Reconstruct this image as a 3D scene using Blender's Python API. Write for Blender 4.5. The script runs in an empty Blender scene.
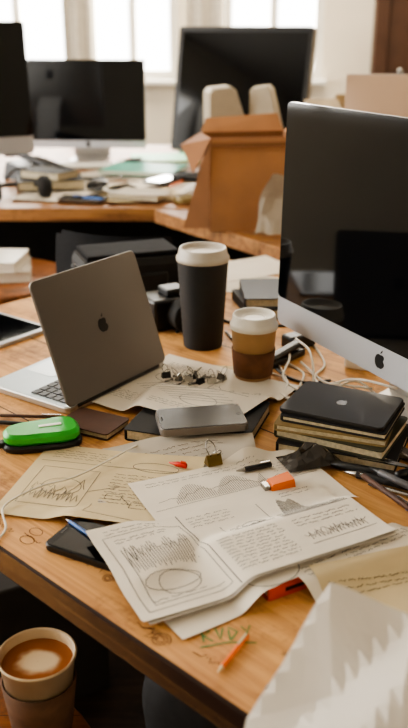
import bpy, bmesh, math, random
from mathutils import Vector, Matrix, noise as mnoise
R=random.Random(7)
rad=math.radians
def lin(h):
    h=h.lstrip('#'); o=[]
    for i in (0,2,4):
        c=int(h[i:i+2],16)/255
        o.append(c/12.92 if c<=.04045 else ((c+.055)/1.055)**2.4)
    return (*o,1)
MC={}
def mat(name,hx,rough=.5,metal=0,var=.12,scale=30,bump=0,spec=.5,coat=0,hx2=None):
    if name in MC: return MC[name]
    m=bpy.data.materials.new(name); m.use_nodes=True; nt=m.node_tree; N=nt.nodes; L=nt.links
    b=N['Principled BSDF']; b.inputs['Roughness'].default_value=rough; b.inputs['Metallic'].default_value=metal
    b.inputs['Specular IOR Level'].default_value=spec; b.inputs['Coat Weight'].default_value=coat
    tc=N.new('ShaderNodeTexCoord'); nz=N.new('ShaderNodeTexNoise'); nz.inputs['Scale'].default_value=scale; nz.inputs['Detail'].default_value=4
    L.new(tc.outputs['Object'],nz.inputs['Vector'])
    mx=N.new('ShaderNodeMix'); mx.data_type='RGBA'
    c=lin(hx); d=lin(hx2) if hx2 else tuple(x*(1-2*var) for x in c[:3])+(1,)
    mx.inputs[6].default_value=d; mx.inputs[7].default_value=c
    rp=N.new('ShaderNodeMapRange'); rp.inputs[1].default_value=.35; rp.inputs[2].default_value=.6
    L.new(nz.outputs['Fac'],rp.inputs[0]); L.new(rp.outputs[0],mx.inputs[0]); L.new(mx.outputs[2],b.inputs['Base Color'])
    if bump:
        bp=N.new('ShaderNodeBump'); bp.inputs['Strength'].default_value=bump; bp.inputs['Distance'].default_value=.002
        L.new(nz.outputs['Fac'],bp.inputs['Height']); L.new(bp.outputs[0],b.inputs['Normal'])
    MC[name]=m; return m
def woodmat(name,h1,h2,h3,rz=0,plank=.14,rough=.45,spec=.4):
    m=bpy.data.materials.new(name); m.use_nodes=True; nt=m.node_tree; N=nt.nodes; L=nt.links
    b=N['Principled BSDF']; b.inputs['Roughness'].default_value=rough; b.inputs['Specular IOR Level'].default_value=spec
    tc=N.new('ShaderNodeTexCoord'); mp=N.new('ShaderNodeMapping'); mp.inputs['Rotation'].default_value=(0,0,rz)
    L.new(tc.outputs['Object'],mp.inputs['Vector'])
    m2=N.new('ShaderNodeMapping'); m2.inputs['Scale'].default_value=(3,46,46); L.new(mp.outputs[0],m2.inputs['Vector'])
    nz=N.new('ShaderNodeTexNoise'); nz.inputs['Scale'].default_value=1; nz.inputs['Detail'].default_value=7; nz.inputs['Distortion'].default_value=.9; nz.inputs['Roughness'].default_value=.65
    L.new(m2.outputs[0],nz.inputs['Vector'])
    cr=N.new('ShaderNodeValToRGB'); e=cr.color_ramp.elements
    e[0].position=.33; e[0].color=lin(h2); e[1].position=.58; e[1].color=lin(h1)
    L.new(nz.outputs['Fac'],cr.inputs[0])
    n2=N.new('ShaderNodeTexNoise'); n2.inputs['Scale'].default_value=9; n2.inputs['Detail'].default_value=7; n2.inputs['Roughness'].default_value=.75; L.new(mp.outputs[0],n2.inputs['Vector'])
    r2=N.new('ShaderNodeMapRange'); r2.inputs[1].default_value=.52; r2.inputs[2].default_value=.68; r2.inputs[4].default_value=.8; L.new(n2.outputs['Fac'],r2.inputs[0])
    mx=N.new('ShaderNodeMix'); mx.data_type='RGBA'; mx.inputs[7].default_value=lin(h3)
    L.new(r2.outputs[0],mx.inputs[0]); L.new(cr.outputs[0],mx.inputs[6])
    sx=N.new('ShaderNodeSeparateXYZ'); L.new(mp.outputs[0],sx.inputs[0])
    dv=N.new('ShaderNodeMath'); dv.operation='DIVIDE'; dv.inputs[1].default_value=plank; L.new(sx.outputs[1],dv.inputs[0])
    fr=N.new('ShaderNodeMath'); fr.operation='FRACT'; L.new(dv.outputs[0],fr.inputs[0])
    lt=N.new('ShaderNodeMath'); lt.operation='LESS_THAN'; lt.inputs[1].default_value=.012; L.new(fr.outputs[0],lt.inputs[0])
    m3=N.new('ShaderNodeMix'); m3.data_type='RGBA'; m3.inputs[7].default_value=lin('#2a160a')
    L.new(lt.outputs[0],m3.inputs[0]); L.new(mx.outputs[2],m3.inputs[6]); L.new(m3.outputs[2],b.inputs['Base Color'])
    bp=N.new('ShaderNodeBump'); bp.inputs['Strength'].default_value=.25; bp.inputs['Distance'].default_value=.001
    L.new(nz.outputs['Fac'],bp.inputs['Height']); L.new(bp.outputs[0],b.inputs['Normal'])
    return m
def TR(x=0,y=0,z=0,rz=0,rx=0,ry=0):
    return Matrix.Translation((x,y,z))@Matrix.Rotation(rz,4,'Z')@Matrix.Rotation(ry,4,'Y')@Matrix.Rotation(rx,4,'X')
I4=Matrix.Identity(4)
def catmull(P,n=6):
    P=[Vector(p) for p in P]
    if len(P)<3: return P
    Q=[P[0]*2-P[1]]+P+[P[-1]*2-P[-2]]; o=[]
    for i in range(1,len(Q)-2):
        a,b,c,d=Q[i-1:i+3]
        for k in range(n):
            t=k/n; o.append(.5*((2*b)+(c-a)*t+(2*a-5*b+4*c-d)*t*t+(3*b-a-3*c+d)*t**3))
    o.append(P[-1]); return o
def rrect(w,h,r,n=5):
    o=[]
    for cx,cy,a in ((w/2-r,h/2-r,0),(-w/2+r,h/2-r,90),(-w/2+r,-h/2+r,180),(w/2-r,-h/2+r,270)):
        for k in range(n+1):
            t=rad(a+90*k/n); o.append((cx+r*math.cos(t),cy+r*math.sin(t)))
    return o
class MB:
    def __init__(s): s.v=[];s.f=[];s.m=[];s.s=[];s.mats=[]
    def mi(s,m):
        if m not in s.mats: s.mats.append(m)
        return s.mats.index(m)
    def add(s,V,F,m,smooth=False,M=I4):
        o=len(s.v); s.v+=[tuple(M@Vector(p)) for p in V]; k=s.mi(m)
        for f in F: s.f.append([i+o for i in f]); s.m.append(k); s.s.append(smooth)
        return s
    def box(s,c,d,m,M=I4,bev=0,rz=0,rx=0,ry=0):
        bm=bmesh.new(); bmesh.ops.create_cube(bm,size=1); bmesh.ops.scale(bm,vec=d,verts=bm.verts)
        if bev: bmesh.ops.bevel(bm,geom=bm.edges[:],offset=bev,segments=2,affect='EDGES',profile=.5)
        V=[v.co.copy() for v in bm.verts]; F=[[v.index for v in f.verts] for f in bm.faces]; bm.free()
        return s.add(V,F,m,False,M@TR(*c,rz=rz,rx=rx,ry=ry))
    def prism(s,poly,z0,z1,m,M=I4,ch=0):
        n=len(poly); cx=sum(p[0] for p in poly)/n; cy=sum(p[1] for p in poly)/n
        V=[]
        if ch:
            def off(p):
                l=math.hypot(p[0]-cx,p[1]-cy) or 1; k=(l-ch)/l; return (cx+(p[0]-cx)*k,cy+(p[1]-cy)*k)
            prof=[(z0,1),(z0+ch,0),(z1-ch,0),(z1,1)]
        else: prof=[(z0,0),(z1,0)]
        for z,i in prof:
            V+=[((off(p) if i else p)+(z,)) for p in poly]
        F=[]
        for r in range(len(prof)-1):
            for i in range(n):
                j=(i+1)%n; F.append([r*n+i,r*n+j,(r+1)*n+j,(r+1)*n+i])
        F.append(list(range(n))[::-1]); F.append([(len(prof)-1)*n+i for i in range(n)])
        return s.add(V,F,m,False,M)
    def lathe(s,prof,m,M=I4,seg=40,smooth=True):
        V=[];F=[]
        for r,z in prof:
            for k in range(seg):
                a=2*math.pi*k/seg; V.append((r*math.cos(a),r*math.sin(a),z))
        for i in range(len(prof)-1):
            for k in range(seg):
                j=(k+1)%seg; F.append([i*seg+k,i*seg+j,(i+1)*seg+j,(i+1)*seg+k])
        return s.add(V,F,m,smooth,M)
    def tube(s,P,r,m,M=I4,seg=8,n=6,sm=True):
        P=catmull(P,n) if sm else [Vector(p) for p in P]
        V=[];F=[]
        for i,p in enumerate(P):
            t=(P[min(i+1,len(P)-1)]-P[max(i-1,0)]).normalized()
            u=t.cross(Vector((0,0,1)))
            if u.length<.05: u=t.cross(Vector((1,0,0)))
            u.normalize(); w=u.cross(t)
            for k in range(seg):
                a=2*math.pi*k/seg; V.append(p+u*r*math.cos(a)+w*r*math.sin(a))
        for i in range(len(P)-1):
            for k in range(seg):
                j=(k+1)%seg; F.append([i*seg+k,i*seg+j,(i+1)*seg+j,(i+1)*seg+k])
        F.append(list(range(seg))); F.append([(len(P)-1)*seg+k for k in range(seg)])
        return s.add(V,F,m,True,M)
    def grid(s,fn,nu,nv,m,smooth=True,M=I4,tri=False):
        V=[fn(i/nu,j/nv) for j in range(nv+1) for i in range(nu+1)]; F=[]
        for j in range(nv):
            for i in range(nu):
                a=j*(nu+1)+i; q=[a,a+1,a+nu+2,a+nu+1]
                if tri:
                    F+= [[q[0],q[1],q[2]],[q[0],q[2],q[3]]] if (i+j)%2 else [[q[0],q[1],q[3]],[q[1],q[2],q[3]]]
                else: F.append(q)
        return s.add(V,F,m,smooth,M)
    def build(s,name,loc=(0,0,0),rz=0,rx=0,ry=0,fix=True):
        me=bpy.data.meshes.new(name); me.from_pydata(s.v,[],s.f)
        for m in s.mats: me.materials.append(m)
        me.polygons.foreach_set('material_index',s.m); me.polygons.foreach_set('use_smooth',s.s)
        if fix:
            bm=bmesh.new(); bm.from_mesh(me); bmesh.ops.recalc_face_normals(bm,faces=bm.faces); bm.to_mesh(me); bm.free()
        me.update()
        o=bpy.data.objects.new(name,me); bpy.context.collection.objects.link(o)
        o.matrix_world=TR(*loc,rz=rz,rx=rx,ry=ry); return o
# ---------------- materials
WHITE=mat('white_plastic','#e8e4da',.4,var=.03)
ALU=mat('aluminium','#b9b7b3',.35,.75,var=.03,scale=5)
ALUD=mat('space_grey_aluminium','#7b7570',.45,.5,var=.03,scale=5)
CHIN=mat('silver_chin','#babcc2',.38,.3,var=.02,scale=5)
GLASS=mat('screen_glass','#05070b',.06,0,var=.1,spec=.35)
PGLASS=mat('phone_glass','#0b0c10',.22,0,var=.1,spec=.22)
BLK=mat('black_plastic','#0c0c0e',.4,var=.1)
BLKM=mat('black_matte','#121112',.7,var=.15)
PAPER=mat('paper_white','#e3dbcc',.85,var=.03,scale=14)
PAPER2=mat('paper_cream','#d2c09a',.85,var=.05,scale=10)
PAPER3=mat('paper_grey','#bdb5a8',.85,var=.04,scale=10)
INK=mat('ink_black','#2a2a30',.7,var=.05)
INKG=mat('ink_grey','#4c4a4c',.8,var=.05)
INKGR=mat('ink_green','#2f7d3c',.6,var=.05)
INKB=mat('ink_brown','#4e3018',.8,var=.05)
PAGES=mat('page_block','#cfc2a4',.9,var=.12,scale=200)
KRAFT=mat('kraft_paper','#b3825a',.85,var=.06,scale=12,bump=.15)
RED=mat('red_cover','#cc4420',.5,var=.06)
ORANGE=mat('orange_plastic','#e8701e',.4,var=.04)
GREEN=mat('green_plastic','#2fae3a',.35,var=.04)
CABLE=mat('white_cable','#d9d2c4',.5,var=.03)
TAN=mat('tan_cover','#8a7448',.7,var=.1)
DGREEN=mat('olive_cover','#3c3b28',.7,var=.1)
BROWN=mat('brown_leather','#4a2c1c',.6,var=.12,bump=.2)
CHROME=mat('steel','#9a9894',.25,1,var=.03)
# ---------------- drape field
TZ=.75
BX=[]
def reg(cx,cy,w,h,rot,top): BX.append((cx,cy,w,h,rot,top))
def drape(x,y,fall=.035):
    z=0
    for cx,cy,w,h,rot,top in BX:
        dx=x-cx;dy=y-cy;c=math.cos(-rot);s=math.sin(-rot)
        lx=abs(dx*c-dy*s)-w/2; ly=abs(dx*s+dy*c)-h/2
        d=math.hypot(max(lx,0),max(ly,0)); t=max(0,1-max(0,d-.004)/fall); t=t*t*(3-2*t)
        z=max(z,(top-TZ)*t)
    return TZ+z
def strokes_to(b,strokes,z,ink,lw):
    for st in strokes:
        mm=ink; ww=lw
        if isinstance(st,tuple): st,mm,ww=st
        P=[]
        for a,q in zip(st[:-1],st[1:]):
            L=math.hypot(q[0]-a[0],q[1]-a[1]); k=max(1,int(L/.006))
            for i in range(k): P.append((a[0]+(q[0]-a[0])*i/k,a[1]+(q[1]-a[1])*i/k))
        P.append(st[-1]); V=[];F=[]
        for i,p in enumerate(P):
            a=P[max(i-1,0)]; q=P[min(i+1,len(P)-1)]; dx=q[0]-a[0];dy=q[1]-a[1];l=math.hypot(dx,dy) or 1
            nx=-dy/l*ww/2; ny=dx/l*ww/2
            V.append((p[0]+nx,p[1]+ny,z(p[0],p[1])+.0004)); V.append((p[0]-nx,p[1]-ny,z(p[0],p[1])+.0004))
        for i in range(len(P)-1): F.append([2*i,2*i+1,2*i+3,2*i+2])
        b.add(V,F,mm)
def paper(name,w,h,cx,cy,deg,layer,m,strokes=(),curl=0.003,ink=INK,lw=.0008,seed=1):
    b=MB(); rot=rad(deg); c=math.cos(rot); s=math.sin(rot)
    def z(x,y):
        wx=cx+x*c-y*s; wy=cy+x*s+y*c
        k=(abs(2*x/w)*abs(2*y/h))**4
        sg=.35+.65*mnoise.noise(Vector((seed*3+(x>0)*5,(y>0)*7,0)))
        return drape(wx,wy)+.0008+.0011*layer+curl*k*abs(sg)+.0006*(1+mnoise.noise(Vector((wx*14,wy*14,seed))))
    b.grid(lambda u,v:((u-.5)*w,(v-.5)*h,z((u-.5)*w,(v-.5)*h)),36,28,m)
    strokes_to(b,strokes,z,ink,lw)
    return b.build(name,(cx,cy,0),rot,fix=False)
def text(x0,y0,x1,n,dy=.006,amp=.0012,short=.75):
    o=[]
    for i in range(n):
        x=x0; y=y0-i*dy; end=x0+(x1-x0)*R.uniform(short,1)
        while x<end:
            L=R.uniform(.006,.017); P=[]; k=x
            while k<min(x+L,end): P.append((k,y+R.uniform(-amp,amp))); k+=.0013
            if len(P)>1: o.append(P)
            x+=L+.0028
    return o
def wave(x0,y0,x1,h,n=26,seed=0):
    o=[]
    for i in range(n+1):
        t=i/n; o.append((x0+(x1-x0)*t,y0+h*(.5+.5*mnoise.noise(Vector((t*5,seed,0)))*1.6+.1*R.uniform(-1,1))))
    return o
def axes(x0,y0,w,h): return [[(x0,y0+h),(x0,y0),(x0+w,y0)]]
def rect(x0,y0,w,h): return [[(x0,y0),(x0+w,y0),(x0+w,y0+h),(x0,y0+h),(x0,y0)]]
def hatch(x0,y0,w,h,n,prof=None):
    o=[]
    for i in range(n):
        t=i/(n-1); hh=h*(prof(t) if prof else R.uniform(.3,1)); o.append([(x0+w*t,y0),(x0+w*t+.001,y0+hh)])
    return o
def circ(cx,cy,r,ry=None,n=18): return [[(cx+r*math.cos(2*math.pi*i/n),cy+(ry or r)*math.sin(2*math.pi*i/n)) for i in range(n+1)]]
def zig(x0,y0,w,h,n): return [[(x0+w*i/n+R.uniform(-.001,.001),y0+(h*R.uniform(.6,1) if i%2 else h*R.uniform(0,.25))) for i in range(n+1)]]
# ---------------- room
WALL=mat('wall_paint','#ece2ce',.9,var=.03,scale=3)
FLOORM=woodmat('floor_wood','#3c2c20','#22180f','#120c08',0,.12,.6)
CEIL=mat('ceiling_paint','#dcd6ca',.9,var=.02,scale=3)
FRAME=mat('window_frame_paint','#e6e2d8',.5,var=.02)
X0,X1,Y0,Y1,ZH=-2.8,2.8,-2.0,5.6,2.8
MB().box((0,1.8,-.05),(5.8,7.8,.1),FLOORM).build('floor')
MB().box((0,1.8,ZH+.05),(5.8,7.8,.1),CEIL).build('ceiling')
MB().box((X1+.05,1.8,ZH/2),(.1,7.6,ZH),WALL).build('wall_right')
MB().box((0,Y0-.05,ZH/2),(5.6,.1,ZH),WALL).build('wall_front')
wb=MB()
wins=[(-1.45,-.80),(-.70,-.16),(.12,.72)]; zs,ze=.95,2.4  # rightmost opening is added to make that stretch of wall bright
xs=[X0]+[q for w_ in wins for q in w_]+[X1]
for a,c in zip(xs[0::2],xs[1::2]): wb.box(((a+c)/2,Y1+.05,ZH/2),(c-a,.1,ZH),WALL)
for a,c in wins:
    wb.box(((a+c)/2,Y1+.05,zs/2),(c-a,.1,zs),WALL); wb.box(((a+c)/2,Y1+.05,(ze+ZH)/2),(c-a,.1,ZH-ze),WALL)
wb.build('wall_back')
for i,(a,c) in enumerate(wins):
    f=MB(); w=c-a
    f.box((0,0,zs+.025),(w,.08,.05),FRAME); f.box((0,0,ze-.025),(w,.08,.05),FRAME)
    for x in (-w/2+.025,0,w/2-.025): f.box((x,0,(zs+ze)/2),(.045,.06,ze-zs),FRAME)
    f.box((0,0,1.75),(w,.05,.04),FRAME)
    f.build('window_%d'%(i+1),((a+c)/2,Y1+.05,0))
    MB().box((0,0,0),(w+.04,.1,.03),FRAME,bev=.005).build('trim_%d'%(i+1),((a+c)/2,Y1-.05,zs-.016))
wl=MB(); la,lb=.6,3.6
wl.box((X0-.05,(Y0+la)/2,ZH/2),(.1,la-Y0,ZH),WALL); wl.box((X0-.05,(lb+Y1)/2,ZH/2),(.1,Y1-lb,ZH),WALL)
wl.box((X0-.05,(la+lb)/2,.45),(.1,lb-la,.9),WALL); wl.box((X0-.05,(la+lb)/2,2.6),(.1,lb-la,.4),WALL)
wl.build('wall_left')
f=MB()
for z in (.925,2.375): f.box((0,0,z),(.08,lb-la,.05),FRAME)
for k in range(5): f.box((0,-1.475+k*.7375,1.65),(.06,.05,1.5),FRAME)
f.build('window_4',(X0-.05,(la+lb)/2,0))
DOOR=mat('door_wood','#4a3020',.6,var=.1,scale=8)
d=MB(); d.box((0,0,1.02),(.86,.05,2.04),DOOR,bev=.004)
for zz in (.55,1.5): d.box((0,-.03,zz),(.6,.02,.75),DOOR,bev=.006)
for x in (-.47,.47): d.box((x,-.01,1.05),(.08,.08,2.1),DOOR,bev=.004)
d.box((0,-.01,2.14),(1.02,.08,.08),DOOR,bev=.004); d.lathe([(0,-.06),(.02,-.06),(.025,-.03),(.008,-.02),(.008,0)],CHROME,TR(-.35,-.03,1.0,rx=rad(-90)),16)
d.build('door_1',(1.52,Y1-.055,0))
for nme,c,dm in (('baseboard_back',(-.9,Y1-.01,.05),(3.7,.02,.1)),('baseboard_right',(X1-.01,1.8,.05),(.02,7.5,.1)),('baseboard_left',(X0+.01,1.8,.05),(.02,7.5,.1))):
    MB().box((0,0,0),dm,FRAME).build(nme,c)
CUR=mat('curtain_cloth','#cfc8ba',.9,var=.06)
def curtain(x,w):
    b=MB(); b.grid(lambda u,v:((u-.5)*w,.03*math.sin(u*w*60),v*2),40,4,CUR); b.build('curtain',(x,Y1-.17,.5),fix=False)
curtain(-.74,.16); curtain(-1.55,.3); curtain(.0,.2)
# ---------------- main desk
ax=Vector((.72,-.69,0)).normalized()
DROT=math.atan2(ax.y,ax.x)
WOOD=woodmat('desk_wood','#d6a266','#a97544','#6d4526',0,.21,.6,.25)
dk=MB()
A0,A1,B1=-.74,1.15,1.08
dk.box(((A0+A1)/2,B1/2,-.018),(A1-A0,B1,.036),WOOD,bev=.003)
LEG=mat('desk_frame_metal','#1c1b1b',.5,.3)
for a in (A0+.07,A1-.07):
    for bb in (.09,B1-.09): dk.box((a,bb,-.036-.357),(.05,.05,.714),LEG,bev=.003)
    dk.box((a,B1/2,-.07),(.04,B1-.2,.06),LEG)
dk.box(((A0+A1)/2,B1-.1,-.07),(A1-A0-.2,.04,.06),LEG)
dk.build('desk',(-.22,.803,TZ),DROT)
g=MB(); sc=.018
letters=[[(0,0),(0,1),(.5,.8),(.05,.5),(.6,0)],[(.9,1),(1.1,.1),(1.4,1)],[(1.7,0),(1.75,1),(2.3,.6),(1.75,0)],[(2.6,1),(2.9,.5),(3.2,1)],[(2.9,.5),(2.8,0)],[(-.3,-.35),(1.5,-.15),(3.3,-.4)]]
strokes_to(g,[[(x*sc*.8,y*sc) for x,y in Ls] for Ls in letters],lambda x,y:0,INKGR,.0016)
g.build('marker_scribble',(.0,.648,TZ+.0003),rad(8),fix=False)
g=MB(); S=[]
RD=random.Random(5)
spots=[(-.06,.10,.15),(.15,.035,.1),(.36,.05,.08),(-.25,.10,.12),(-.1,.25,.1),(-.4,.2,.12),(-.35,.45,.1),(.05,.05,.08),(.55,.2,.1),(.6,.3,.1),(.22,.05,.08),(.0,.06,.1),(.1,.08,.08)]
for a,bb,sz in spots:
    for _ in range(5):
        x=a+RD.uniform(-.6,.6)*sz; y=max(.015,bb+RD.uniform(-.5,.5)*sz); k=RD.randint(0,5); q=RD.uniform(.004,.011)
        if k==0: S+=circ(x,y,q,q*.7)
        elif k in(1,5): S.append([(x+i*.003,y+RD.uniform(-1,1)*q*.5) for i in range(11)])
        elif k==2: S.append([(x,y),(x+q*4,y+q*.4)]); S.append([(x,y+.003),(x+q*3.4,y+q*.5)])
        elif k==3: S.append([(x+q*math.cos(i*.6)*(1-i*.03),y+q*math.sin(i*.6)*(1-i*.03)) for i in range(26)])
        else: S.append([(x,y),(x+q*2,y+q),(x+q*1.5,y-q),(x+q*3,y)])
S=[[(x,max(.008,y)) for x,y in p] for p in S]
strokes_to(g,S,lambda x,y:0,INKB,.0009)
g.build('ink_doodles',(-.22,.803,TZ+.0002),DROT,fix=False)
# ---------------- computers
def logo(b,M,r,m,t=.0006):
    P=[]
    for i in range(60):
        a=2*math.pi*i/60+math.pi/2
        x=math.cos(a);y=math.sin(a); q=(a-math.pi/2)%(2*math.pi)
        k=1-.18*math.exp(-q**2*8)-.18*math.exp(-(q-2*math.pi)**2*8)-.1*math.exp(-(q-math.pi)**2*14)-.38*math.exp(-(q-1.55*math.pi)**2*9)
        P.append((x*r*k*.92,y*r*k))
    b.prism(P,0,t,m,M)
    b.prism([(.05*r,1.0*r),(.1*r,1.25*r),(.35*r,1.5*r),(.3*r,1.2*r)],0,t,m,M)
def imac(name,W,H,chin,loc,rz,zb,tilt=rad(4),body=ALU,footd=.17):
    b=MB(); T=TR(0,0,zb,rx=-tilt)
    F=T@Matrix.Rotation(rad(90),4,'X')
    up=Matrix.Translation((0,H/2,0))
    b.prism(rrect(W,H,.012),-.006,0,CHIN,F@up)
    b.prism(rrect(W,H,.012),0,.002,CHIN,F@up)
    b.prism(rrect(W-.001,H-chin,.008),.002,.0035,GLASS,F@Matrix.Translation((0,chin+(H-chin)/2,0)))
    logo(b,F@Matrix.Translation((0,chin*.5,.002)),.011,BLK,.001)
    def bulge(u,v):
        x=(u-.5)*W; z=v*H; k=max(0,1-(abs(u-.5)*2)**2.6)*max(0,1-(abs(v-.5)*2)**2.6)
        return (x,.006+.038*k**.8,z)
    b.grid(bulge,24,18,body,M=T)
    logo(b,T@TR(0,.0455,H*.62)@Matrix.Rotation(rad(-90),4,'X')@Matrix.Rotation(math.pi,4,'Z'),.022,BLK,.001)
    w=.15; P=[(.035,zb+H*.42),(.07,zb+H*.22),(.082,.05),(.082,.012),(.06,.006),(-footd+.11,.006)]
    V=[];Fc=[]
    for y,z in P: V+=[(-w/2,y,z),(w/2,y,z),(w/2,y+.005,z-.005),(-w/2,y+.005,z-.005)]
    for i in range(len(P)-1):
        for k in range(4):
            j=(k+1)%4; Fc.append([4*i+k,4*i+j,4*i+4+j,4*i+4+k])
    Fc+= [[0,1,2,3],[4*len(P)-4+k for k in range(4)]]
    b.add(V,Fc,ALU)
    return b.build(name,loc,rz)
rzi=math.atan2(-.888,.46); W=.528
cx=.121+W/2*.46; cy=1.346-W/2*.888
imac('desktop_computer',W,.345,.045,(cx,cy,TZ),rzi,.074,rad(1.2),footd=.10)
imac('desktop_computer',.47,.34,.03,(-.47,3.62,TZ),rad(-3),.05,rad(3))
imac('desktop_computer',.60,.40,.055,(-.82,2.76,TZ),rad(28),.13,rad(3))
imac('desktop_computer',.56,.37,.05,(.66,2.42,TZ),rad(172),.03,rad(2),body=mat('champagne_aluminium','#c9ad94',.4,.2,var=.03,scale=5))
def monitor():
    b=MB(); T=TR(0,0,.07,rx=rad(-13))
    F=T@Matrix.Rotation(rad(90),4,'X')@Matrix.Translation((0,.225,0))
    b.prism(rrect(.53,.46,.01),-.04,0,mat('monitor_side','#8a8680',.4,.4),F,ch=.003)
    b.prism(rrect(.525,.455,.01),0,.004,BLK,F); b.prism(rrect(.49,.415,.003),.004,.0055,GLASS,F)
    b.box((0,.06,.1),(.07,.03,.22),BLK,bev=.005); b.prism(rrect(.26,.2,.03),0,.012,BLK,Matrix.Translation((0,.04,0)))
    b.build('monitor',(.115,3.36,TZ),rad(-22))
monitor()
lp=MB(); LW,LD,LT=.232,.17,.188
base=Matrix.Translation((LW/2,LD/2,0))
lp.prism(rrect(LW,LD,.01),.001,.011,ALU,base,ch=.0015)
PALE=mat('palmrest','#c2cfd4',.4,.1,var=.02)
lp.prism(rrect(LW-.006,LD-.006,.008),.011,.0115,PALE,base)
KEY=mat('keys','#17181a',.5)
for r in range(5):
    for c in range(13):
        lp.box((.018+c*.0163,.022+r*.0145,.0125),(.014,.012,.002),KEY,bev=.0004)
lp.prism(rrect(.085,.055,.004),.0115,.0119,mat('trackpad','#d3dde0',.3,.1,var=.02),Matrix.Translation((LW/2,.132,0)))
lean=rad(19.6)
LM=TR(LW/2,.003,.011)@Matrix.Rotation(-lean,4,'X')@Matrix.Rotation(rad(90),4,'X')@Matrix.Translation((0,LT/2,0))
lp.prism(rrect(LW,LT,.01),0,.005,ALUD,LM,ch=.0012)
lp.prism(rrect(LW-.004,LT-.004,.009),-.0012,0,BLK,LM)
lp.prism(rrect(LW-.02,LT-.022,.002),-.0016,-.0012,GLASS,LM)
logo(lp,LM@Matrix.Translation((0,0,.005)),.0115,mat('logo_mirror','#332f2d',.3,.4,var=.03),.0004)
lp.tube([(.02,.003,.010),(LW-.02,.003,.010)],.005,BLK,sm=False)
lp.build('laptop',(-.195,1.140,TZ),math.atan2(.821,.571))
# ---------------- cups
SLV=mat('cup_lid','#bdb5a8',.45,var=.03)
def lid(b,r,z,m=SLV):
    b.lathe([(r*.96,z-.004),(r*1.04,z-.003),(r*1.05,z+.003),(r*1.0,z+.006),(r*.97,z+.008),(r*.93,z+.017),(r*.90,z+.019),(r*.84,z+.019),(r*.80,z+.013),(r*.3,z+.012),(0.0005,z+.012)],m)
    b.lathe([(r*.45,z+.0121),(r*.47,z+.0135),(r*.5,z+.0135),(r*.52,z+.0121)],m)
    b.prism(rrect(.012,.005,.002),0,.0006,BLK,Matrix.Translation((0,-r*.6,z+.0128)))
b=MB(); CB=mat('cup_black','#0f1114',.6,var=.15,bump=.1)
H=.156; prof=[(.0005,.004),(.031,.004),(.0325,0),(.034,0)]
for i in range(30):
    t=i/29; prof.append((.034+(.0435-.034)*t+(.0006 if i%2 else 0),.003+t*(H-.003)))
b.lathe(prof,CB,seg=48); lid(b,.0435,H)
b.build('coffee_cup',(-.002,1.44,TZ))
b=MB(); H=.089
b.lathe([(.0005,.003),(.026,.003),(.027,0),(.0282,0),(.0355,H)],mat('cup_kraft','#b08a5c',.7,var=.06),seg=48)
b.lathe([(.0290,.010),(.0310,.010),(.0348,.052),(.0334,.052)],mat('cup_sleeve','#6e4629',.8,var=.12,scale=60),seg=48)
lid(b,.0360,H,WHITE)
b.build('coffee_cup',(.078,1.285,TZ))
def lattemat():
    m=bpy.data.materials.new('latte'); m.use_nodes=True; N=m.node_tree.nodes; L=m.node_tree.links; bs=N['Principled BSDF']; bs.inputs['Roughness'].default_value=.3
    tc=N.new('ShaderNodeTexCoord'); nz=N.new('ShaderNodeTexNoise'); nz.inputs['Scale'].default_value=45
    L.new(tc.outputs['Object'],nz.inputs['Vector'])
    mp=N.new('ShaderNodeMapping'); mp.inputs['Scale'].default_value=(1,1.2,0); L.new(tc.outputs['Object'],mp.inputs[0])
    ln=N.new('ShaderNodeVectorMath'); ln.operation='LENGTH'; L.new(mp.outputs[0],ln.inputs[0])
    ma=N.new('ShaderNodeMath'); ma.operation='MULTIPLY_ADD'; ma.inputs[1].default_value=.016; L.new(nz.outputs['Fac'],ma.inputs[0]); L.new(ln.outputs['Value'],ma.inputs[2])
    cr=N.new('ShaderNodeValToRGB'); e=cr.color_ramp.elements; e[0].position=.026; e[0].color=lin('#e8cfa8'); e[1].position=.033; e[1].color=lin('#9a5c30')
    L.new(ma.outputs[0],cr.inputs[0]); L.new(cr.outputs[0],bs.inputs['Base Color']); return m
b=MB(); H=.115
b.lathe([(.0005,.003),(.026,.003),(.027,0),(.0285,0),(.0405,H-.001),(.0425,H-.001),(.0430,H+.001),(.0415,H+.0025),(.0395,H),(.0375,H-.02)],mat('cup_offwhite','#d0b896',.5,var=.04),seg=56)
b.lathe([(.0315,.02),(.0335,.02),(.0408,.085),(.039,.085)],mat('cup_sleeve2','#6a4a34',.8,var=.12,scale=60),seg=56)
b.lathe([(.0392,H-.010),(.0005,H-.010)],lattemat(),seg=56)
b.build('coffee_cup',(-.180,.757,.531))
STW=woodmat('stool_wood','#9a5f30','#6e3f1c','#3c2210',0,.09,.5)
def stool(loc,r,h,n=4):
    b=MB(); b.lathe([(.0005,h-.03),(r*.93,h-.03),(r,h-.024),(r,h-.006),(r*.97,h),(.0005,h)],STW,seg=48)
    for k in range(n):
        a=2*math.pi*(k+.5)/n; b.tube([(r*.65*math.cos(a),r*.65*math.sin(a),h-.03),(r*.95*math.cos(a),r*.95*math.sin(a),0)],.016,STW,sm=False)
    b.lathe([(r*.78,h*.4-.008),(r*.82,h*.4-.008),(r*.82,h*.4+.008),(r*.78,h*.4+.008),(r*.78,h*.4-.008)],STW)
    return b.build('stool',loc)
stool((-.27,.70,0),.16,.53)
stool((-.60,2.38,0),.22,.61)
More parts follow.
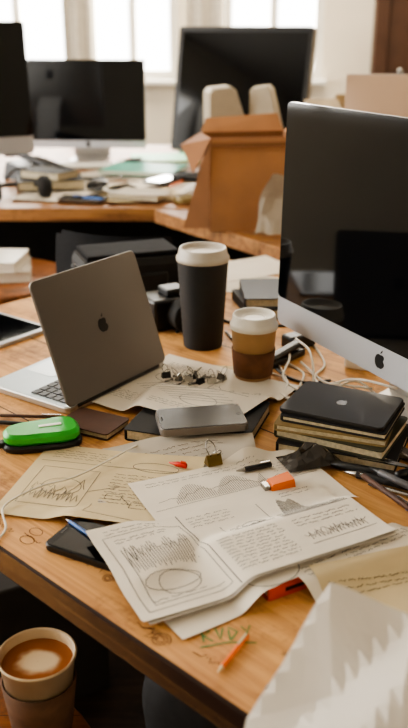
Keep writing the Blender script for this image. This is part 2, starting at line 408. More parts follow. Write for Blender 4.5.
# ---------------- desk stationery
def notebook(name,w,h,t,cx,cy,z,deg,cover,pages=PAGES,register=True,band=False):
    b=MB()
    b.prism(rrect(w,h,.006),0,.0018,cover,ch=.0004); b.prism(rrect(w,h,.006),t-.0018,t,cover,ch=.0004)
    b.box((.001,0,t/2),(w-.006,h-.006,t-.0036),pages); b.box((-w/2+.0015,0,t/2),(.003,h-.004,t-.001),cover,bev=.0008)
    if band: b.box((w*.36,0,t+.0003),(.005,h+.001,.0006),BLK)
    if register: reg(cx,cy,w,h,rad(deg),z+t)
    return b.build(name,(cx,cy,z),rad(deg))
notebook('notebook',.168,.15,.017,-.006,1.108,TZ,-18,BLKM)
notebook('notebook',.085,.06,.010,-.155,1.105,TZ,-28,BROWN,register=False)
def redbook():
    b=MB(); w,h,t=.175,.085,.016
    b.prism(rrect(w,h,.003),0,.002,RED); b.prism(rrect(w,h,.003),t-.002,t,RED)
    b.box((0,.002,t/2),(w-.006,h-.006,t-.004),PAPER); b.box((0,-h/2+.0015,t/2),(w,.003,t),RED,bev=.001)
    b.box((-.05,-h/2-.0002,t/2),(.035,.0006,.004),BLK); b.box((.03,-h/2-.0002,t/2),(.06,.0006,.004),PAPER)
    reg(.119,.788,w,h,rad(29),TZ+t); b.build('book',(.119,.788,TZ),rad(29))
redbook()
notebook('notebook',.158,.122,.014,.190,1.056,TZ,-22,BLKM,register=False)
notebook('notebook',.150,.118,.013,.186,1.062,TZ+.0141,-28,DGREEN,register=False)
notebook('notebook',.148,.112,.010,.180,1.064,TZ+.0272,-20,TAN,register=False)
notebook('notebook',.142,.112,.009,.188,1.066,TZ+.0373,-25,BLKM,register=False)
b=MB(); b.prism(rrect(.142,.108,.008),0,.006,mat('tablet_grey','#2c2a29',.4,.4,var=.03),ch=.001)
logo(b,Matrix.Translation((0,0,.006)),.008,CHROME,.0003)
b.build('tablet_computer',(.186,1.070,TZ+.0464),rad(-27))
def phone(cx,cy,z,deg,w,h,t=.008,side=CHROME):
    b=MB(); b.prism(rrect(w,h,.009),0,t,side,ch=.0012); b.prism(rrect(w-.003,h-.003,.008),t,t+.0006,PGLASS)
    b.prism(rrect(w-.022,h-.006,.002),t+.0006,t+.0008,GLASS if t<.009 else PGLASS)
    b.prism(rrect(.012,.002,.0009),t+.0006,t+.0009,INKG,Matrix.Translation((-w/2+.006,0,0))@Matrix.Rotation(rad(90),4,'Z'))
    b.lathe([(.003,t+.0006),(.0035,t+.001),(.004,t+.0006)],INKG,Matrix.Translation((w/2-.0065,0,0)),16)
    return b.build('smartphone',(cx,cy,z),rad(deg))
phone(-.102,.796,TZ,-28,.13,.062,side=BLK)
reg(-.102,.796,.13,.062,rad(-28),TZ+.009)
s=[]
s+=text(-.10,.085,.02,4)+axes(.01,.0,.09,.08)+[wave(.015,.01,.095,.05,seed=3)]+zig(.015,.012,.08,.03,26)
for k in range(12): s.append([( -.09+k*.009,-.02-.004*k),(-.03+k*.012,.035-.006*k)])
s+=circ(.045,-.05,.03,.018)+circ(-.06,.03,.028,.02)+text(-.02,-.075,.09,3)+text(-.11,-.05,-.04,5)
paper('sketch_paper',.25,.225,-.018,1.215,-34,3,PAPER,s,seed=1)
paper('sketch_paper',.21,.148,-.045,1.27,-12,2,PAPER2,text(-.09,.05,.09,6),seed=16)
s=text(-.09,.075,-.0,4)+rect(-.09,-.06,.075,.09)+[wave(-.085,-.05,-.02,.06,seed=7)]+text(.005,.03,.09,10,.0075)+circ(-.05,-.015,.025,.02)+axes(.0,-.075,.09,.03)+[[(-.1,.045),(.1,.05)]]+zig(-.085,-.05,.065,.03,22)+circ(.05,.055,.03,.012)+[[(-.015,-.02),(.02,.0),(.012,-.008)],[(.02,.0),(.01,.004)]]
s+=rect(.01,-.03,.02,.012)+rect(.045,-.045,.02,.012)+[[(.03,-.024),(.045,-.039)]]
paper('sketch_paper',.215,.18,-.122,.935,-13,1,PAPER2,s,ink=INKG,seed=2,curl=.002)
paper('sketch_paper',.2,.14,-.03,.97,4,0,PAPER3,text(-.09,.05,.09,6),ink=INKG,seed=17)
s=text(-.10,.062,.09,2)+[wave(-.1,.0,.1,.04,seed=9)]+hatch(-.08,.005,.12,.038,46,lambda t:abs(math.sin(t*7))*.8+.2)+[[(-.11,.0),(.11,.007)]]+text(.06,.045,.11,4)
paper('sketch_paper',.235,.15,.045,.915,25,3,PAPER,s,seed=3,lw=.0006)
paper('sketch_paper',.2,.12,.030,.755,34,0,PAPER,text(-.09,.04,.09,6)+circ(.02,-.04,.03,.02),seed=4)
paper('sketch_paper',.2,.15,.225,.705,20,1,PAPER2,text(-.09,.05,.09,3),seed=14)
paper('sketch_paper',.2,.13,.20,.745,33,0,PAPER,text(-.09,.05,.09,3),seed=15)
s=[]
s+=rect(-.135,-.068,.09,.125)+axes(-.125,-.06,.075,.09)+text(-.13,.068,-.055,2,.006)
s+=[[(-.125+.0045*i,-.005+.028*abs(math.sin(i*1.7))+.012*(i%2)) for i in range(17)]]
for k in range(24): s.append([(-.122+k*.003,-.012+R.uniform(-.004,.004)),(-.122+k*.003,.012+.022*abs(math.sin(k*.5)))])
s+=circ(-.088,-.037,.022,.017)+circ(-.093,-.032,.030,.013)+text(-.125,.048,-.06,2,.005)+text(-.125,-.055,-.06,1)
s.append(([(-.04,-.077),(-.04,.077)],INKG,.0012))
s+=text(-.032,-.008,.045,11,.0056,.0014,.85)+text(-.032,.066,.03,4)
s+=axes(-.005,.005,.052,.03)+[wave(-.0,.008,.046,.025,seed=33)]+circ(.03,.02,.014,.01)
s+=axes(.055,-.0,.085,.06)+hatch(.058,.001,.08,.055,50,lambda t:.22+.78*math.exp(-((t-.35)/.22)**2)+.12*math.sin(t*30))
s+=text(.058,-.012,.138,3)+[wave(.055,-.058,.135,.03,seed=40)]+[[(.055,-.06),(.138,-.058)]]+zig(.06,-.055,.07,.02,30)+text(.09,.066,.138,2)
paper('notebook_spread',.292,.158,.038,.802,27.0,6,PAPER,s,seed=5,curl=.006,lw=.0007)
for i in range(2): paper('loose_sheet',.288,.15,.040+.003*i,.800-.003*i,27.0-2+i*2.5,4+i,PAPER3 if i else PAPER,[],seed=6+i,curl=.002)
paper('sketch_paper',.21,.15,.13,1.80,-25,0,PAPER,text(-.09,.06,.09,6),seed=8)
paper('sketch_paper',.2,.15,.10,1.94,30,1,PAPER,[],seed=9)
phone(-.004,1.066,TZ+.0235,10,.118,.068,.0105,side=ALUD)
b=MB(); b.prism(rrect(.19,.13,.01),0,.007,CHIN,ch=.001); b.prism(rrect(.165,.115,.002),.007,.0075,GLASS); b.build('tablet_computer',(-.395,1.52,TZ),rad(-38))
def clip(x,y,z,deg,k=1,col=BLK):
    b=MB(); w=.02*k
    V=[(-w/2,-.007*k,0),(w/2,-.007*k,0),(w/2,.007*k,0),(-w/2,.007*k,0),(-w/2,-.001*k,.013*k),(w/2,-.001*k,.013*k),(w/2,.001*k,.013*k),(-w/2,.001*k,.013*k)]
    b.add(V,[[0,1,2,3],[4,5,6,7],[0,1,5,4],[1,2,6,5],[2,3,7,6],[3,0,4,7]],col)
    for sg in (-1,1):
        b.tube([(-.005*k,sg*.002*k,.012*k),(-.006*k,sg*.010*k,.020*k),(0,sg*.016*k,.026*k),(.006*k,sg*.010*k,.020*k),(.005*k,sg*.002*k,.012*k)],.0008*k,CHROME,seg=6,n=4)
    b.build('binder_clip',(x,y,z),rad(deg))
def dz(x,y): return drape(x,y)+.0045
for i,(x,y,dg) in enumerate(((-.060,1.276,20),(-.040,1.266,70),(-.024,1.260,-15),(-.006,1.252,50),(.012,1.254,10),(.028,1.268,-40),(-.015,1.275,80))):
    clip(x,y,dz(x,y),dg,.72,CHROME if i%3 else BLK)
b=MB()
for i in range(14):
    x=R.uniform(-.05,.035); y=R.uniform(-.018,.018); M=TR(x,y,.0015,rz=R.uniform(0,6),rx=rad(90))
    b.lathe([(.0004,0),(.0013,.001),(.0013,.012),(.003,.012),(.003,.014),(.0004,.014)],CHROME,M,10)
b.build('screws',(-.012,1.262,dz(-.01,1.262)))
clip(.012,.985,dz(.012,.985)+.001,25,1.0,mat('brass_clip','#6e5c30',.35,.8))
def pen(name,p0,p1,r,body,tip=BLK,cap=None):
    p0=Vector(p0);p1=Vector(p1);L=(p1-p0).length; q=(p1-p0).to_track_quat('Z','Y').to_matrix().to_4x4(); M=q
    b=MB(); b.lathe([(.0003,0),(r*.25,.0005),(r*.9,r*3.2)],tip,M,16); b.lathe([(r*.9,r*3.2),(r,r*3.4),(r,L-.001),(r*.8,L),(.0003,L)],body,M,16)
    if cap: b.lathe([(r*1.15,L*.62),(r*1.2,L*.63),(r*1.2,L),(r*.9,L+.002),(.0003,L+.002)],cap,M,16)
    b.box((0,r*1.35,L*.82),(.002,.0015,L*.28),cap or tip,M)
    return b.build(name,p0)
z=TZ+.004
pen('pencil',(.012,.606,z-.001),(.040,.655,z-.001),.0024,ORANGE,PAPER2)
pen('marker_pen',(.155,.985,z+.003),(.285,.925,z+.003),.006,BLK,BLK,BLKM)
pen('marker_pen',(.175,.962,z+.003),(.30,.895,z+.003),.005,BLKM,CHROME,BLK)
pen('marker_pen',(.205,.955,z+.012),(.275,.885,z+.006),.0045,mat('grey_marker','#5a5a5e',.4),BLK,BLK)
pen('marker_pen',(.30,.98,z+.002),(.235,.935,z+.012),.0045,mat('white_marker','#c8c4ba',.4),BLK,BLK)
pen('pen',(.20,.935,z),(.31,.865,z),.003,CHROME,BLK)
pen('pen',(-.31,1.115,z),(-.215,1.10,z),.003,BLK,CHROME)
pen('pen',(-.30,1.135,z),(-.2,1.128,z),.0025,BROWN,CHROME)
pen('pen',(-.155,.845,z+.006),(-.105,.79,z+.0075),.002,mat('blue_plastic','#2a5fa8',.4),CHROME)
pen('pen',(.04,.96,dz(.04,.96)+.004),(.085,.978,dz(.085,.978)+.004),.0035,BLK,CHROME)
pen('pen',(.185,.925,.776),(.232,.82,.782),.0035,BROWN,CHROME)
pen('pen',(.225,.885,.757),(.285,.83,.757),.004,MC['blue_plastic'],CHROME)
pen('pen',(.235,.86,z),(.30,.815,z),.0035,BLK,CHROME)
pen('pen',(-.045,.985,dz(-.045,.985)+.003),(-.022,.975,dz(-.02,.97)+.003),.0035,mat('red_plastic','#c8281e',.4),RED)
# scissors
b=MB()
for sg in (-1,1):
    M=Matrix.Rotation(sg*rad(9),4,'Z')
    b.prism([(0,-.004),(.07,-.0005),(.072,.0005),(0,.004)],.001*(1+sg)+.001,.001*(1+sg)+.0025,CHROME,M)
    P=[(-.01,-sg*.0,.003)]+[(-.038+.017*math.cos(a),-sg*.004+.011*math.sin(a),.004) for a in [i*math.pi/6 for i in range(13)]]
    b.tube(P,.003,BLK,M@Matrix.Translation((0,-sg*.008,0)),n=3)
b.lathe([(.0005,.006),(.003,.006),(.003,0)],CHROME,seg=12)
b.build('scissors',(.262,.955,TZ+.012),rad(150))
b=MB(); V=[(-.016,-.011,0),(.016,-.011,0),(.016,.011,0),(-.016,.011,0),(-.013,-.008,.009),(.014,-.010,.013),(.014,.010,.013),(-.013,.008,.009)]
b.add(V,[[0,1,2,3],[4,5,6,7],[0,1,5,4],[1,2,6,5],[2,3,7,6],[3,0,4,7]],ORANGE); b.box((-.019,0,.004),(.008,.014,.006),CHROME,bev=.001)
b.build('pencil_sharpener',(.092,.925,dz(.095,.925)+.002),rad(20))
b=MB(); b.box((0,0,.003),(.03,.03,.006),ORANGE); b.box((.001,.001,.0064),(.03,.03,.0006),ORANGE,rz=.1); b.build('sticky_notes',(.31,.985,TZ),rad(20))
b=MB()
def loaf(L,Wd,z0,z1,m,ch):
    P=[]
    for i in range(40):
        a=2*math.pi*i/40; x=math.cos(a); y=math.sin(a)
        x=math.copysign(abs(x)**.6,x); y=math.copysign(abs(y)**.6,y)
        P.append((x*L/2,y*Wd/2*(1+.18*x)))
    b.prism(P,z0,z1,m,ch=ch)
loaf(.106,.056,0,.010,BLK,.003); loaf(.101,.052,.0095,.026,GREEN,.005)
b.box((.012,0,.0265),(.03,.006,.001),WHITE); b.box((-.054,0,.008),(.012,.014,.008),BLK,bev=.002)
b.build('glasses_case',(-.218,1.052,TZ),rad(18))
def cable(name,P,r,m): b=MB(); b.tube(P,r,m,seg=8); b.build(name)
z=TZ+.002
cable('earphone_cable',[(-.075,1.058,z),(-.09,1.03,z+.006),(-.125,.985,z+.006),(-.16,.945,z+.006),(-.2,.92,z+.006),(-.232,.88,z+.004),(-.222,.84,z),(-.226,.815,z),(-.238,.800,z-.008),(-.240,.79,z-.05),(-.238,.785,z-.12),(-.262,.785,z-.22)],.0013,CABLE)
for P in ([(.13,1.36,z),(.16,1.30,z),(.15,1.24,z),(.18,1.2,z+.004),(.23,1.22,z+.02),(.27,1.18,z)],
 [(.19,1.45,z),(.20,1.34,z),(.175,1.27,z+.002),(.21,1.17,z+.004),(.26,1.14,z),(.3,1.1,z)],
 [(.11,1.42,z),(.13,1.28,z),(.115,1.22,z+.001),(.14,1.17,z+.004)],
 [(.155,1.38,z+.03),(.17,1.30,z+.035),(.165,1.22,z+.01),(.135,1.19,z),(.16,1.15,z+.004),(.22,1.16,z+.008)],
 [(.16,1.34,z+.004),(.19,1.25,z+.004),(.215,1.2,z+.03),(.235,1.16,z+.045),(.27,1.12,z+.05)],
 [(.12,1.25,z),(.17,1.235,z+.002),(.2,1.21,z),(.19,1.18,z),(.215,1.15,z)],
 [(.145,1.40,z+.01),(.14,1.33,z+.012),(.125,1.27,z+.004),(.15,1.215,z+.005),(.19,1.225,z+.012),(.25,1.19,z+.02)],
 [(.11,1.30,z),(.13,1.26,z+.004),(.125,1.21,z),(.155,1.175,z),(.175,1.15,z)]):
    cable('charging_cable',P,.0019,CABLE)
cable('power_cable',[(-.05,1.50,z),(-.02,1.55,z),(.03,1.57,z),(.08,1.53,z),(.2,1.53,z),(.28,1.42,z)],.003,BLK)
cable('power_cable',[(.115,1.245,z),(.13,1.235,z),(.17,1.20,z),(.2,1.19,z)],.0025,BLK)
cable('power_cable',[(.04,1.50,z),(.06,1.44,z),(.10,1.40,z),(.125,1.30,z),(.16,1.26,z),(.20,1.27,z)],.0025,BLK)
for x,y,dg in ((.165,1.43,30),(.26,1.33,-20)):
    b=MB(); b.box((0,0,.012),(.055,.03,.024),BLK if dg>0 else WHITE,bev=.004); b.build('power_adapter',(x,y,TZ),rad(dg))
b=MB(); b.box((0,0,.006),(.09,.022,.012),BLK,bev=.003); b.box((.0,0,.018),(.085,.018,.01),BLK,bev=.004,ry=rad(-5)); b.build('stapler',(.135,1.36,TZ),rad(48))
b=MB(); b.box((0,0,.006),(.05,.018,.01),CHROME,bev=.002); b.box((.034,0,.006),(.016,.012,.005),ALU,bev=.001)
b.tube([(-.025,0,.006),(-.04,.01,.01),(-.05,.03,.01),(-.04,.05,.006)],.002,BLK); b.build('usb_drive',(.268,1.0,TZ),rad(-55))
b=MB()
b.grid(lambda u,v:tuple(Vector(((u-.5)*.075,(v-.5)*.045,.004+.020*math.sin(math.pi*u)*math.sin(math.pi*v)))+mnoise.noise_vector(Vector((u*5,v*5,2)))*.007*math.sin(math.pi*u)*math.sin(math.pi*v)*2),12,8,mat('dark_wrapper','#3a3632',.2,.1),smooth=False,tri=True)
b.build('crumpled_wrapper',(.135,.992,TZ+.003),rad(20),fix=False)
b=MB(); b.box((0,0,.03),(.11,.07,.06),BLK,bev=.006); b.lathe([(.03,0),(.03,.03),(.027,.033),(.02,.03),(.0005,.026)],BLKM,TR(0,-.035,.03,rx=rad(90)),24); b.box((0,0,.066),(.04,.04,.014),BLK,bev=.003); b.build('camera',(-.06,1.555,TZ),rad(30))
b=MB(); b.box((0,0,.05),(.21,.13,.10),BLKM,bev=.018); b.box((0,-.066,.04),(.13,.012,.055),BLKM,bev=.005); b.box((0,0,.10),(.19,.11,.012),mat('bag_flap','#151416',.9,var=.15,spec=.2),bev=.005)
b.tube([(-.10,0,.06),(-.12,-.06,.09),(-.05,-.10,.015),(.05,-.11,.01),(.11,-.05,.08),(.10,0,.06)],.005,BLKM); b.build('camera_bag',(-.155,1.72,TZ),rad(20))
notebook('book',.2,.15,.02,.17,1.66,TZ,12,BLKM,register=False)
notebook('book',.19,.14,.018,.17,1.66,TZ+.0201,2,mat('navy_cover','#1c2430',.6),register=False)
# foreground white bag
PB=mat('white_bag_paper','#dcd6cd',.8,var=.03,scale=6)
rows=[[(.05,.585,.752),(.12,.62,.752),(.2,.61,.752),(.28,.59,.752),(.37,.56,.752)],
[(.055,.535,.812),(.0985,.569,.872),(.16,.548,.858),(.235,.525,.852),(.34,.5,.84)],
[(.032,.505,.80),(.095,.505,.822),(.14,.485,.845),(.22,.44,.825),(.33,.42,.83)],
[(.020,.47,.775),(.075,.43,.808),(.125,.40,.800),(.22,.37,.81),(.31,.35,.80)],
[(.05,.47,.753),(.09,.44,.753),(.14,.42,.753),(.23,.39,.753),(.31,.37,.753)],
[(.09,.53,.752),(.13,.52,.752),(.18,.5,.752),(.25,.48,.752),(.33,.46,.752)]]
def bagf(u,v):
    a=u*4; i=min(3,int(a)); fa=a-i; c=v*5; j=min(4,int(c)); fc=c-j
    A,B,C,D=[Vector(rows[jj][ii]) for jj,ii in ((j,i),(j,i+1),(j+1,i),(j+1,i+1))]
    if fa+fc<1: q=A+(B-A)*fa+(C-A)*fc
    else: q=D+(C-D)*(1-fa)+(B-D)*(1-fc)
    n=mnoise.noise_vector(q*20)*.004
    if v>.75: n*=0
    return q+n
b=MB(); b.grid(bagf,24,30,PB,smooth=False); b.build('paper_bag',(0,0,0),fix=False)
# ---------------- background desks
WOOD2=woodmat('desk_wood_far','#a87849','#74492c','#3c2412',0,.2,.5)
def polydesk(P,z,legs,shade_panel=None):
    b=MB(); b.prism(P,z-.04,z,WOOD2,ch=.003)
    for x,y in legs: b.box((x,y,(z-.04)/2),(.05,.05,z-.04),LEG)
    if shade_panel: b.box(shade_panel[0],shade_panel[1],LEG)  # dark sheet added to stand in for the shade under the desk
    b.build('desk')
polydesk([(-1.9,2.64),(1.5,2.64),(1.5,4.1),(-1.9,4.1)],TZ,[(-1.8,2.72),(1.4,2.72),(-1.8,4.0),(1.4,4.0),(-.3,4.0)],((-.2,3.45,.38),(3.2,.02,.66)))
polydesk([(.2,2.12),(1.3,1.97),(1.3,2.62),(-.15,2.62)],TZ,[(.25,2.2),(1.2,2.06),(1.2,2.55),(-.02,2.56)])
KD=mat('kraft_shade','#8a5e3c',.85,var=.06,scale=12)  # darker copy of the kraft, shade of the box sides put into colour
# brown cardboard box: open top, square sides, flaps
b=MB(); w,dd,h,t=.235,.15,.245,.004
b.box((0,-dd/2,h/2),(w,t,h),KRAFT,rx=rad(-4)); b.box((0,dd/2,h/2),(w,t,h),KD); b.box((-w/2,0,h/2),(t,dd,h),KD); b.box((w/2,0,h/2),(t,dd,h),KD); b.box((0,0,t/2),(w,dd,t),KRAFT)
def flap(V,m): b.add(V,[[0,1,2,3]],m)
flap([(-w/2,dd/2,h),(w/2,dd/2,h),(w/2-.01,dd/2+.03,h+.045),(-w/2+.02,dd/2+.03,h+.035)],KRAFT)
flap([(-w/2,-dd/2,h),(-w/2,dd/2,h),(-w/2-.06,dd/2-.02,h-.03),(-w/2-.045,-dd/2+.01,h-.09)],KD)
flap([(-w/2-.002,-dd/2-.004,h-.01),(-w/2-.002,-dd/2-.004,.01),(-w/2-.07,-dd/2+.03,.004),(-w/2-.03,-dd/2+.01,h*.65)],KD)
flap([(w/2,-dd/2,h),(w/2,dd/2,h),(w/2+.04,dd/2,h+.03),(w/2+.035,-dd/2,h+.02)],KRAFT)
b.box((0,-dd/2-.006,h*.93),(w,.0015,.012),KD,rx=rad(-4))
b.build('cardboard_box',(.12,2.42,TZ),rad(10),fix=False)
b=MB()
b.grid(lambda u,v:tuple(Vector(((u-.5)*.10+.05*v,.03*math.sin(v*3.1),v*.16*(1-.25*u)))+mnoise.noise_vector(Vector((u*3,v*3,1)))*.012),8,10,PAPER3,smooth=False,tri=True)
b.build('crumpled_paper',(.18,2.25,TZ+.010),rad(15),fix=False)
def holder(x,y,rz,ry,s=1):
    b=MB(); pts=[(0,0),(.10,0),(.112,.20),(.075,.325),(.06,.338),(.01,.332),(0,.318)]
    M=Matrix.Rotation(rad(90),4,'X')@Matrix.Translation((-.045,0,-.04))
    b.prism([(p*s,q) for p,q in pts],0,.08,mat('holder_white','#b8ae9a',.6,var=.04),M,ch=.006); b.box((.0,-.041,.16),(.03,.002,.05),PAPER3)
    b.build('magazine_file',(x,y,TZ+.001),rz,0,ry)
holder(.050,2.92,rad(15),0,1.2); holder(.200,2.95,rad(-15),0,.9)
CREAM=mat('cream_card','#cfbc9e',.8)
b=MB(); b.box((0,0,.12),(.24,.18,.24),CREAM,bev=.003)
b.box((-.07,-.09,.26),(.12,.12,.004),CREAM,rx=rad(35)); b.box((.08,.08,.26),(.1,.12,.004),CREAM,rx=rad(-45)); b.build('cardboard_box',(.43,3.0,TZ),rad(20))
b=MB(); b.add([(-.1,-.09,0),(.1,-.09,0),(.1,.09,0),(-.1,.09,0),(-.09,-.08,.025),(.09,-.08,.025),(.09,.08,.06),(-.09,.08,.06)],[[0,1,2,3],[4,5,6,7],[0,1,5,4],[1,2,6,5],[2,3,7,6],[3,0,4,7]],BLK)
b.tube([(-.06,-.1,.05),(-.06,-.06,.062),(-.06,.05,.09),(-.06,.1,.095)],.014,BLK); b.lathe([(.0005,0),(.025,0),(.027,.012),(.02,.02),(.0005,.02)],BLK,TR(-.06,-.09,.038)); b.lathe([(.0005,0),(.025,0),(.027,.012),(.02,.02),(.0005,.02)],BLK,TR(-.06,.08,.075))
for r in range(4):
    for c in range(3): b.box((.01+c*.024,-.05+r*.024,.036+r*.0062),(.016,.015,.006),INKG,bev=.001)
b.build('desk_telephone',(-.60,3.22,TZ),rad(60))
BX.clear()
for i,(x,y,w,h,dg,m) in enumerate([(-.30,2.98,.3,.21,10,PAPER),(-.12,3.18,.3,.21,-20,PAPER),(-.40,3.2,.3,.21,35,PAPER3),(-.02,2.95,.21,.3,50,PAPER),(-.45,2.82,.3,.2,-8,PAPER),(-.18,3.5,.3,.21,5,PAPER),(-.2,2.80,.25,.18,20,PAPER2)]):
    paper('loose_sheet',w,h,x,y,dg,i,m,[],seed=30+i,curl=.02)
TEAL=mat('teal_cover','#5fae9a',.5)
notebook('folder',.30,.21,.012,-.14,3.58,TZ+.009,8,mat('folder_green','#3fae60',.5),register=False)
notebook('folder',.28,.21,.014,-.22,3.26,TZ+.014,-15,TEAL,PAPER,register=False)
notebook('book',.22,.16,.03,-.52,2.95,TZ+.012,14,BLKM,register=False)
notebook('book',.16,.11,.025,-.52,2.95,TZ+.0425,-30,BLKM,register=False)
notebook('book',.17,.12,.014,-.20,2.77,TZ+.012,-22,PAPER3,register=False)
phone(-.30,2.87,TZ+.014,30,.15,.075)
phone(-.38,2.73,TZ+.008,-12,.15,.075)
phone(-.14,3.02,TZ+.018,60,.15,.075,side=BLK)
def keyboard(x,y,dg,m,z):
    b=MB(); b.prism(rrect(.30,.12,.008),0,.01,m,ch=.002)
    for r in range(5):
        for c in range(15): b.box((-.135+c*.0193,-.044+r*.022,.012),(.016,.018,.005),WHITE if m!=BLK else BLKM,bev=.001)
    b.build('keyboard',(x,y,z),rad(dg))
keyboard(-.49,3.42,6,ALU,TZ); keyboard(.02,3.10,-18,BLK,TZ+.012)
for x,y,dg in ((-.02,2.86,20),(-.27,3.42,0),(-.36,2.95,60)):
    b=MB(); b.grid(lambda u,v:(.05*math.cos(math.pi*v),.03*math.sin(math.pi*v)*math.cos(math.pi*u),.028*math.sin(math.pi*v)*math.sin(math.pi*u)),14,14,WHITE if x>-.2 else BLK); b.box((.02,0,.026),(.016,.004,.006),BLK,bev=.001); b.build('computer_mouse',(x,y,TZ+.012),rad(dg),fix=False)
b=MB(); b.tube([(-.08,0,.03),(-.085,.04,.035),(-.06,.10,.03),(0,.125,.03),(.06,.10,.03),(.085,.04,.035),(.08,0,.03)],.008,BLK)
for sx in (-.08,.08): b.lathe([(.0005,-.018),(.03,-.018),(.036,-.01),(.036,.01),(.028,.016),(.0005,.014)],BLKM,TR(sx,0,.037,ry=rad(90)),24)
b.build('headphones',(-.58,2.76,TZ+.002),rad(25))
b=MB(); b.lathe([(.021,0),(.035,0),(.035,.02),(.021,.02),(.021,0)],mat('tape_clear','#9a8a5c',.3)); b.build('tape_roll',(-.06,2.72,TZ+.004))
for (x,y,a,c) in ((-.45,2.70,.4,BLK),(-.30,2.68,2.6,MC['blue_plastic']),(-.12,2.90,1.2,ORANGE),(-.42,3.08,.2,CHROME)):
    pen('pen',(x,y,TZ+.018),(x+.13*math.cos(a),y+.13*math.sin(a),TZ+.018),.004,c,BLK)
cable('power_cable',[(-.7,3.1,TZ+.01),(-.66,3.08,TZ+.05),(-.6,3.08,TZ+.05),(-.5,3.10,TZ+.03),(-.42,3.06,TZ+.02),(-.35,3.08,TZ+.02)],.006,BLK)
cable('power_cable',[(-.25,2.92,TZ+.03),(-.32,2.80,TZ+.03),(-.2,2.70,TZ+.03),(-.05,2.72,TZ+.03),(-.02,2.85,TZ+.045)],.004,CABLE)
b=MB(); b.lathe([(.0005,.003),(.028,.003),(.03,0),(.036,.09),(.034,.09),(.029,.006)],mat('mug_blue','#33506a',.4)); b.tube([(.034,0,.075),(.058,0,.07),(.06,0,.035),(.032,0,.02)],.005,MC['mug_blue']); b.build('coffee_mug',(-.08,3.85,TZ))
notebook('binder',.24,.17,.03,-.61,2.38,.61,10,PAPER3,PAPER,register=False)
notebook('binder',.22,.16,.028,-.62,2.39,.6401,-4,WHITE,PAPER,register=False)
# ---------------- chair & clutter
FAB=mat('chair_fabric','#17171a',.85,var=.2,scale=120)
def chair(loc,rz):
    b=MB(); b.prism(rrect(.44,.42,.09),.38,.44,FAB,ch=.015)
    def back(u,v):
        x=(u-.5)*.34*(1-.15*v*v); return (x,.20+.04*math.cos((u-.5)*3)-.02+.05*v,.52+v*.27)
    b.grid(back,12,10,FAB); b.grid(lambda u,v:tuple(Vector(back(u,v))+Vector((0,.035,0))),12,10,FAB)
    b.tube([(0,.1,.37),(0,.24,.39),(0,.27,.5),(0,.27,.6)],.02,BLK)
    b.lathe([(.0005,.08),(.025,.08),(.025,.38),(.0005,.38)],BLK)
    for k in range(5):
        a=2*math.pi*k/5; b.tube([(0,0,.1),(.22*math.cos(a),.22*math.sin(a),.065)],.018,BLK,sm=False)
        b.lathe([(.0005,-.012),(.028,-.012),(.028,.012),(.0005,.012)],BLKM,TR(.22*math.cos(a),.22*math.sin(a),.029,rz=a,rx=rad(90)),16)
    b.build('office_chair',loc,rz)
chair((-.16,2.36,0),rad(165))
b=MB() 
def sack(u,v):
    a=u*2*math.pi; k=math.sin(math.pi*min(v*.9+.1,1))**.6
    p=Vector((.17*k*math.cos(a),.12*k*math.sin(a),v*.36)); return tuple(p+mnoise.noise_vector(p*12)*.02)
b.grid(sack,28,16,mat('bag_canvas','#1d1c1e',.8,var=.2,scale=40)); b.tube([(-.08,-.10,.3),(-.1,-.17,.2),(-.09,-.14,.05)],.012,BLK); b.tube([(-.06,0,.35),(0,0,.42),(.06,0,.35)],.01,BLK)
b.build('backpack',(.06,1.22,.02),rad(30),fix=False)
b=MB(); b.box((0,0,.15),(.34,.26,.3),mat('crate_dark','#2a241f',.7),bev=.006); b.box((0,0,.302),(.3,.03,.01),TAN); b.box((.1,-.02,.305),(.12,.1,.004),PAPER3,rz=.3); b.build('storage_box',(-.40,1.47,0),rad(25))
b=MB(); b.box((0,0,.02),(.30,.055,.04),BLK,bev=.006)
for k in range(5): b.lathe([(.018,.04),(.018,.042),(.012,.042),(.011,.036),(.0005,.036)],INKG,TR(-.11+k*.055,0,0),16)
b.build('power_strip',(-.45,1.05,0),rad(-30))
cable('power_cable',[(-.2,1.0,.01),(-.15,.92,.01),(-.1,1.05,.015),(.0,1.0,.01),(.08,.92,.01)],.005,BLK)
def scrap(x,y,z,dg,m):
    b=MB(); b.grid(lambda u,v:tuple(Vector(((u-.5)*.2,(v-.5)*.15,.012))+mnoise.noise_vector(Vector((u*2,v*2,dg)))*.011),8,8,m); b.build('paper_scrap',(x,y,z),rad(dg),fix=False)
scrap(-.12,1.17,0.002,20,PAPER3); scrap(-.2,.85,.002,60,PAPER2); scrap(.05,.8,.002,-20,PAPER3)
b=MB(); b.box((0,0,.2),(.5,.4,.4),BLKM,bev=.01); b.box((0,-.202,.3),(.44,.006,.14),BLK,bev=.002); b.box((0,-.202,.12),(.44,.006,.16),BLK,bev=.002); b.box((0,-.21,.3),(.1,.01,.01),CHROME); b.build('drawer_unit',(-1.05,3.1,0),0)
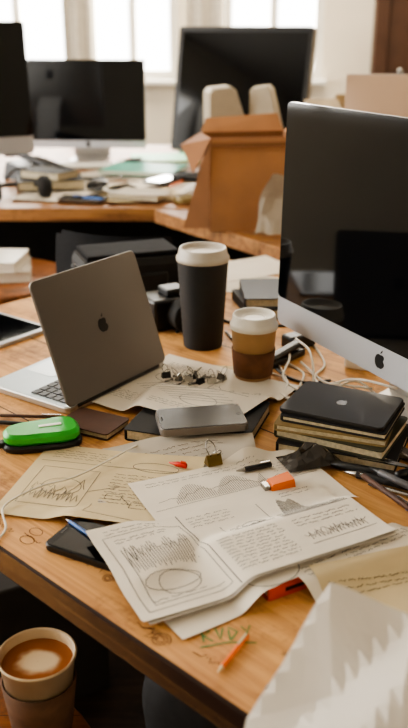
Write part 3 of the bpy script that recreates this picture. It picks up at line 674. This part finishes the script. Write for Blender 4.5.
b=MB(); b.box((0,0,.21),(.2,.45,.42),BLK,bev=.008); b.box((0,-.228,.3),(.15,.006,.04),INKG); b.lathe([(.0005,0),(.01,0),(.01,.004),(.0005,.004)],CHROME,TR(0,-.228,.36,rx=rad(90)),16); b.build('computer_tower',(-.45,3.0,0),rad(5))
b=MB(); b.box((0,0,.13),(.36,.3,.26),mat('box_brown','#5a4026',.8),bev=.004); b.box((0,0,.262),(.36,.04,.003),TAN); b.box((0,0,.264),(.3,.2,.02),BLKM,rz=.2); b.build('cardboard_box',(-.02,3.0,0),rad(-12))
# ---------------- lights
def area(name,loc,rot,sx,sy,p,col=(1,1,1)):
    l=bpy.data.lights.new(name,'AREA'); l.shape='RECTANGLE'; l.size=sx; l.size_y=sy; l.energy=p; l.color=col
    o=bpy.data.objects.new(name,l); bpy.context.collection.objects.link(o); o.location=loc; o.rotation_euler=rot
area('window_light_back',(-.4,Y1+.2,1.68),(rad(-90),0,0),2.4,1.5,300,(1,.95,.86))
area('window_light_left',(X0-.12,2.1,1.65),(0,rad(-90),0),1.5,3.0,85,(1,.95,.87))
area('wall_fill_light',(.6,4.3,2.7),(0,0,0),.8,.8,50,(1,.88,.72))  # added fill that brightens the back wall, no real lamp there
wd=bpy.data.worlds.new('world'); bpy.context.scene.world=wd; wd.use_nodes=True
bg=wd.node_tree.nodes['Background']; bg.inputs[0].default_value=(1,.98,.94,1); bg.inputs[1].default_value=8
# ---------------- camera
cd=bpy.data.cameras.new('camera'); co=bpy.data.objects.new('camera',cd); bpy.context.collection.objects.link(co)
co.location=(0,0,1.28); co.rotation_euler=(rad(90-21.5),0,0)
cd.sensor_fit='VERTICAL'; cd.sensor_height=36; cd.sensor_width=36; cd.lens=870/728*36; cd.clip_start=.02
cd.dof.use_dof=True; cd.dof.focus_distance=1.12; cd.dof.aperture_fstop=4.5
bpy.context.scene.camera=co
vs=bpy.context.scene.view_settings; vs.view_transform='AgX'; vs.look='AgX - Medium High Contrast'; vs.exposure=.02
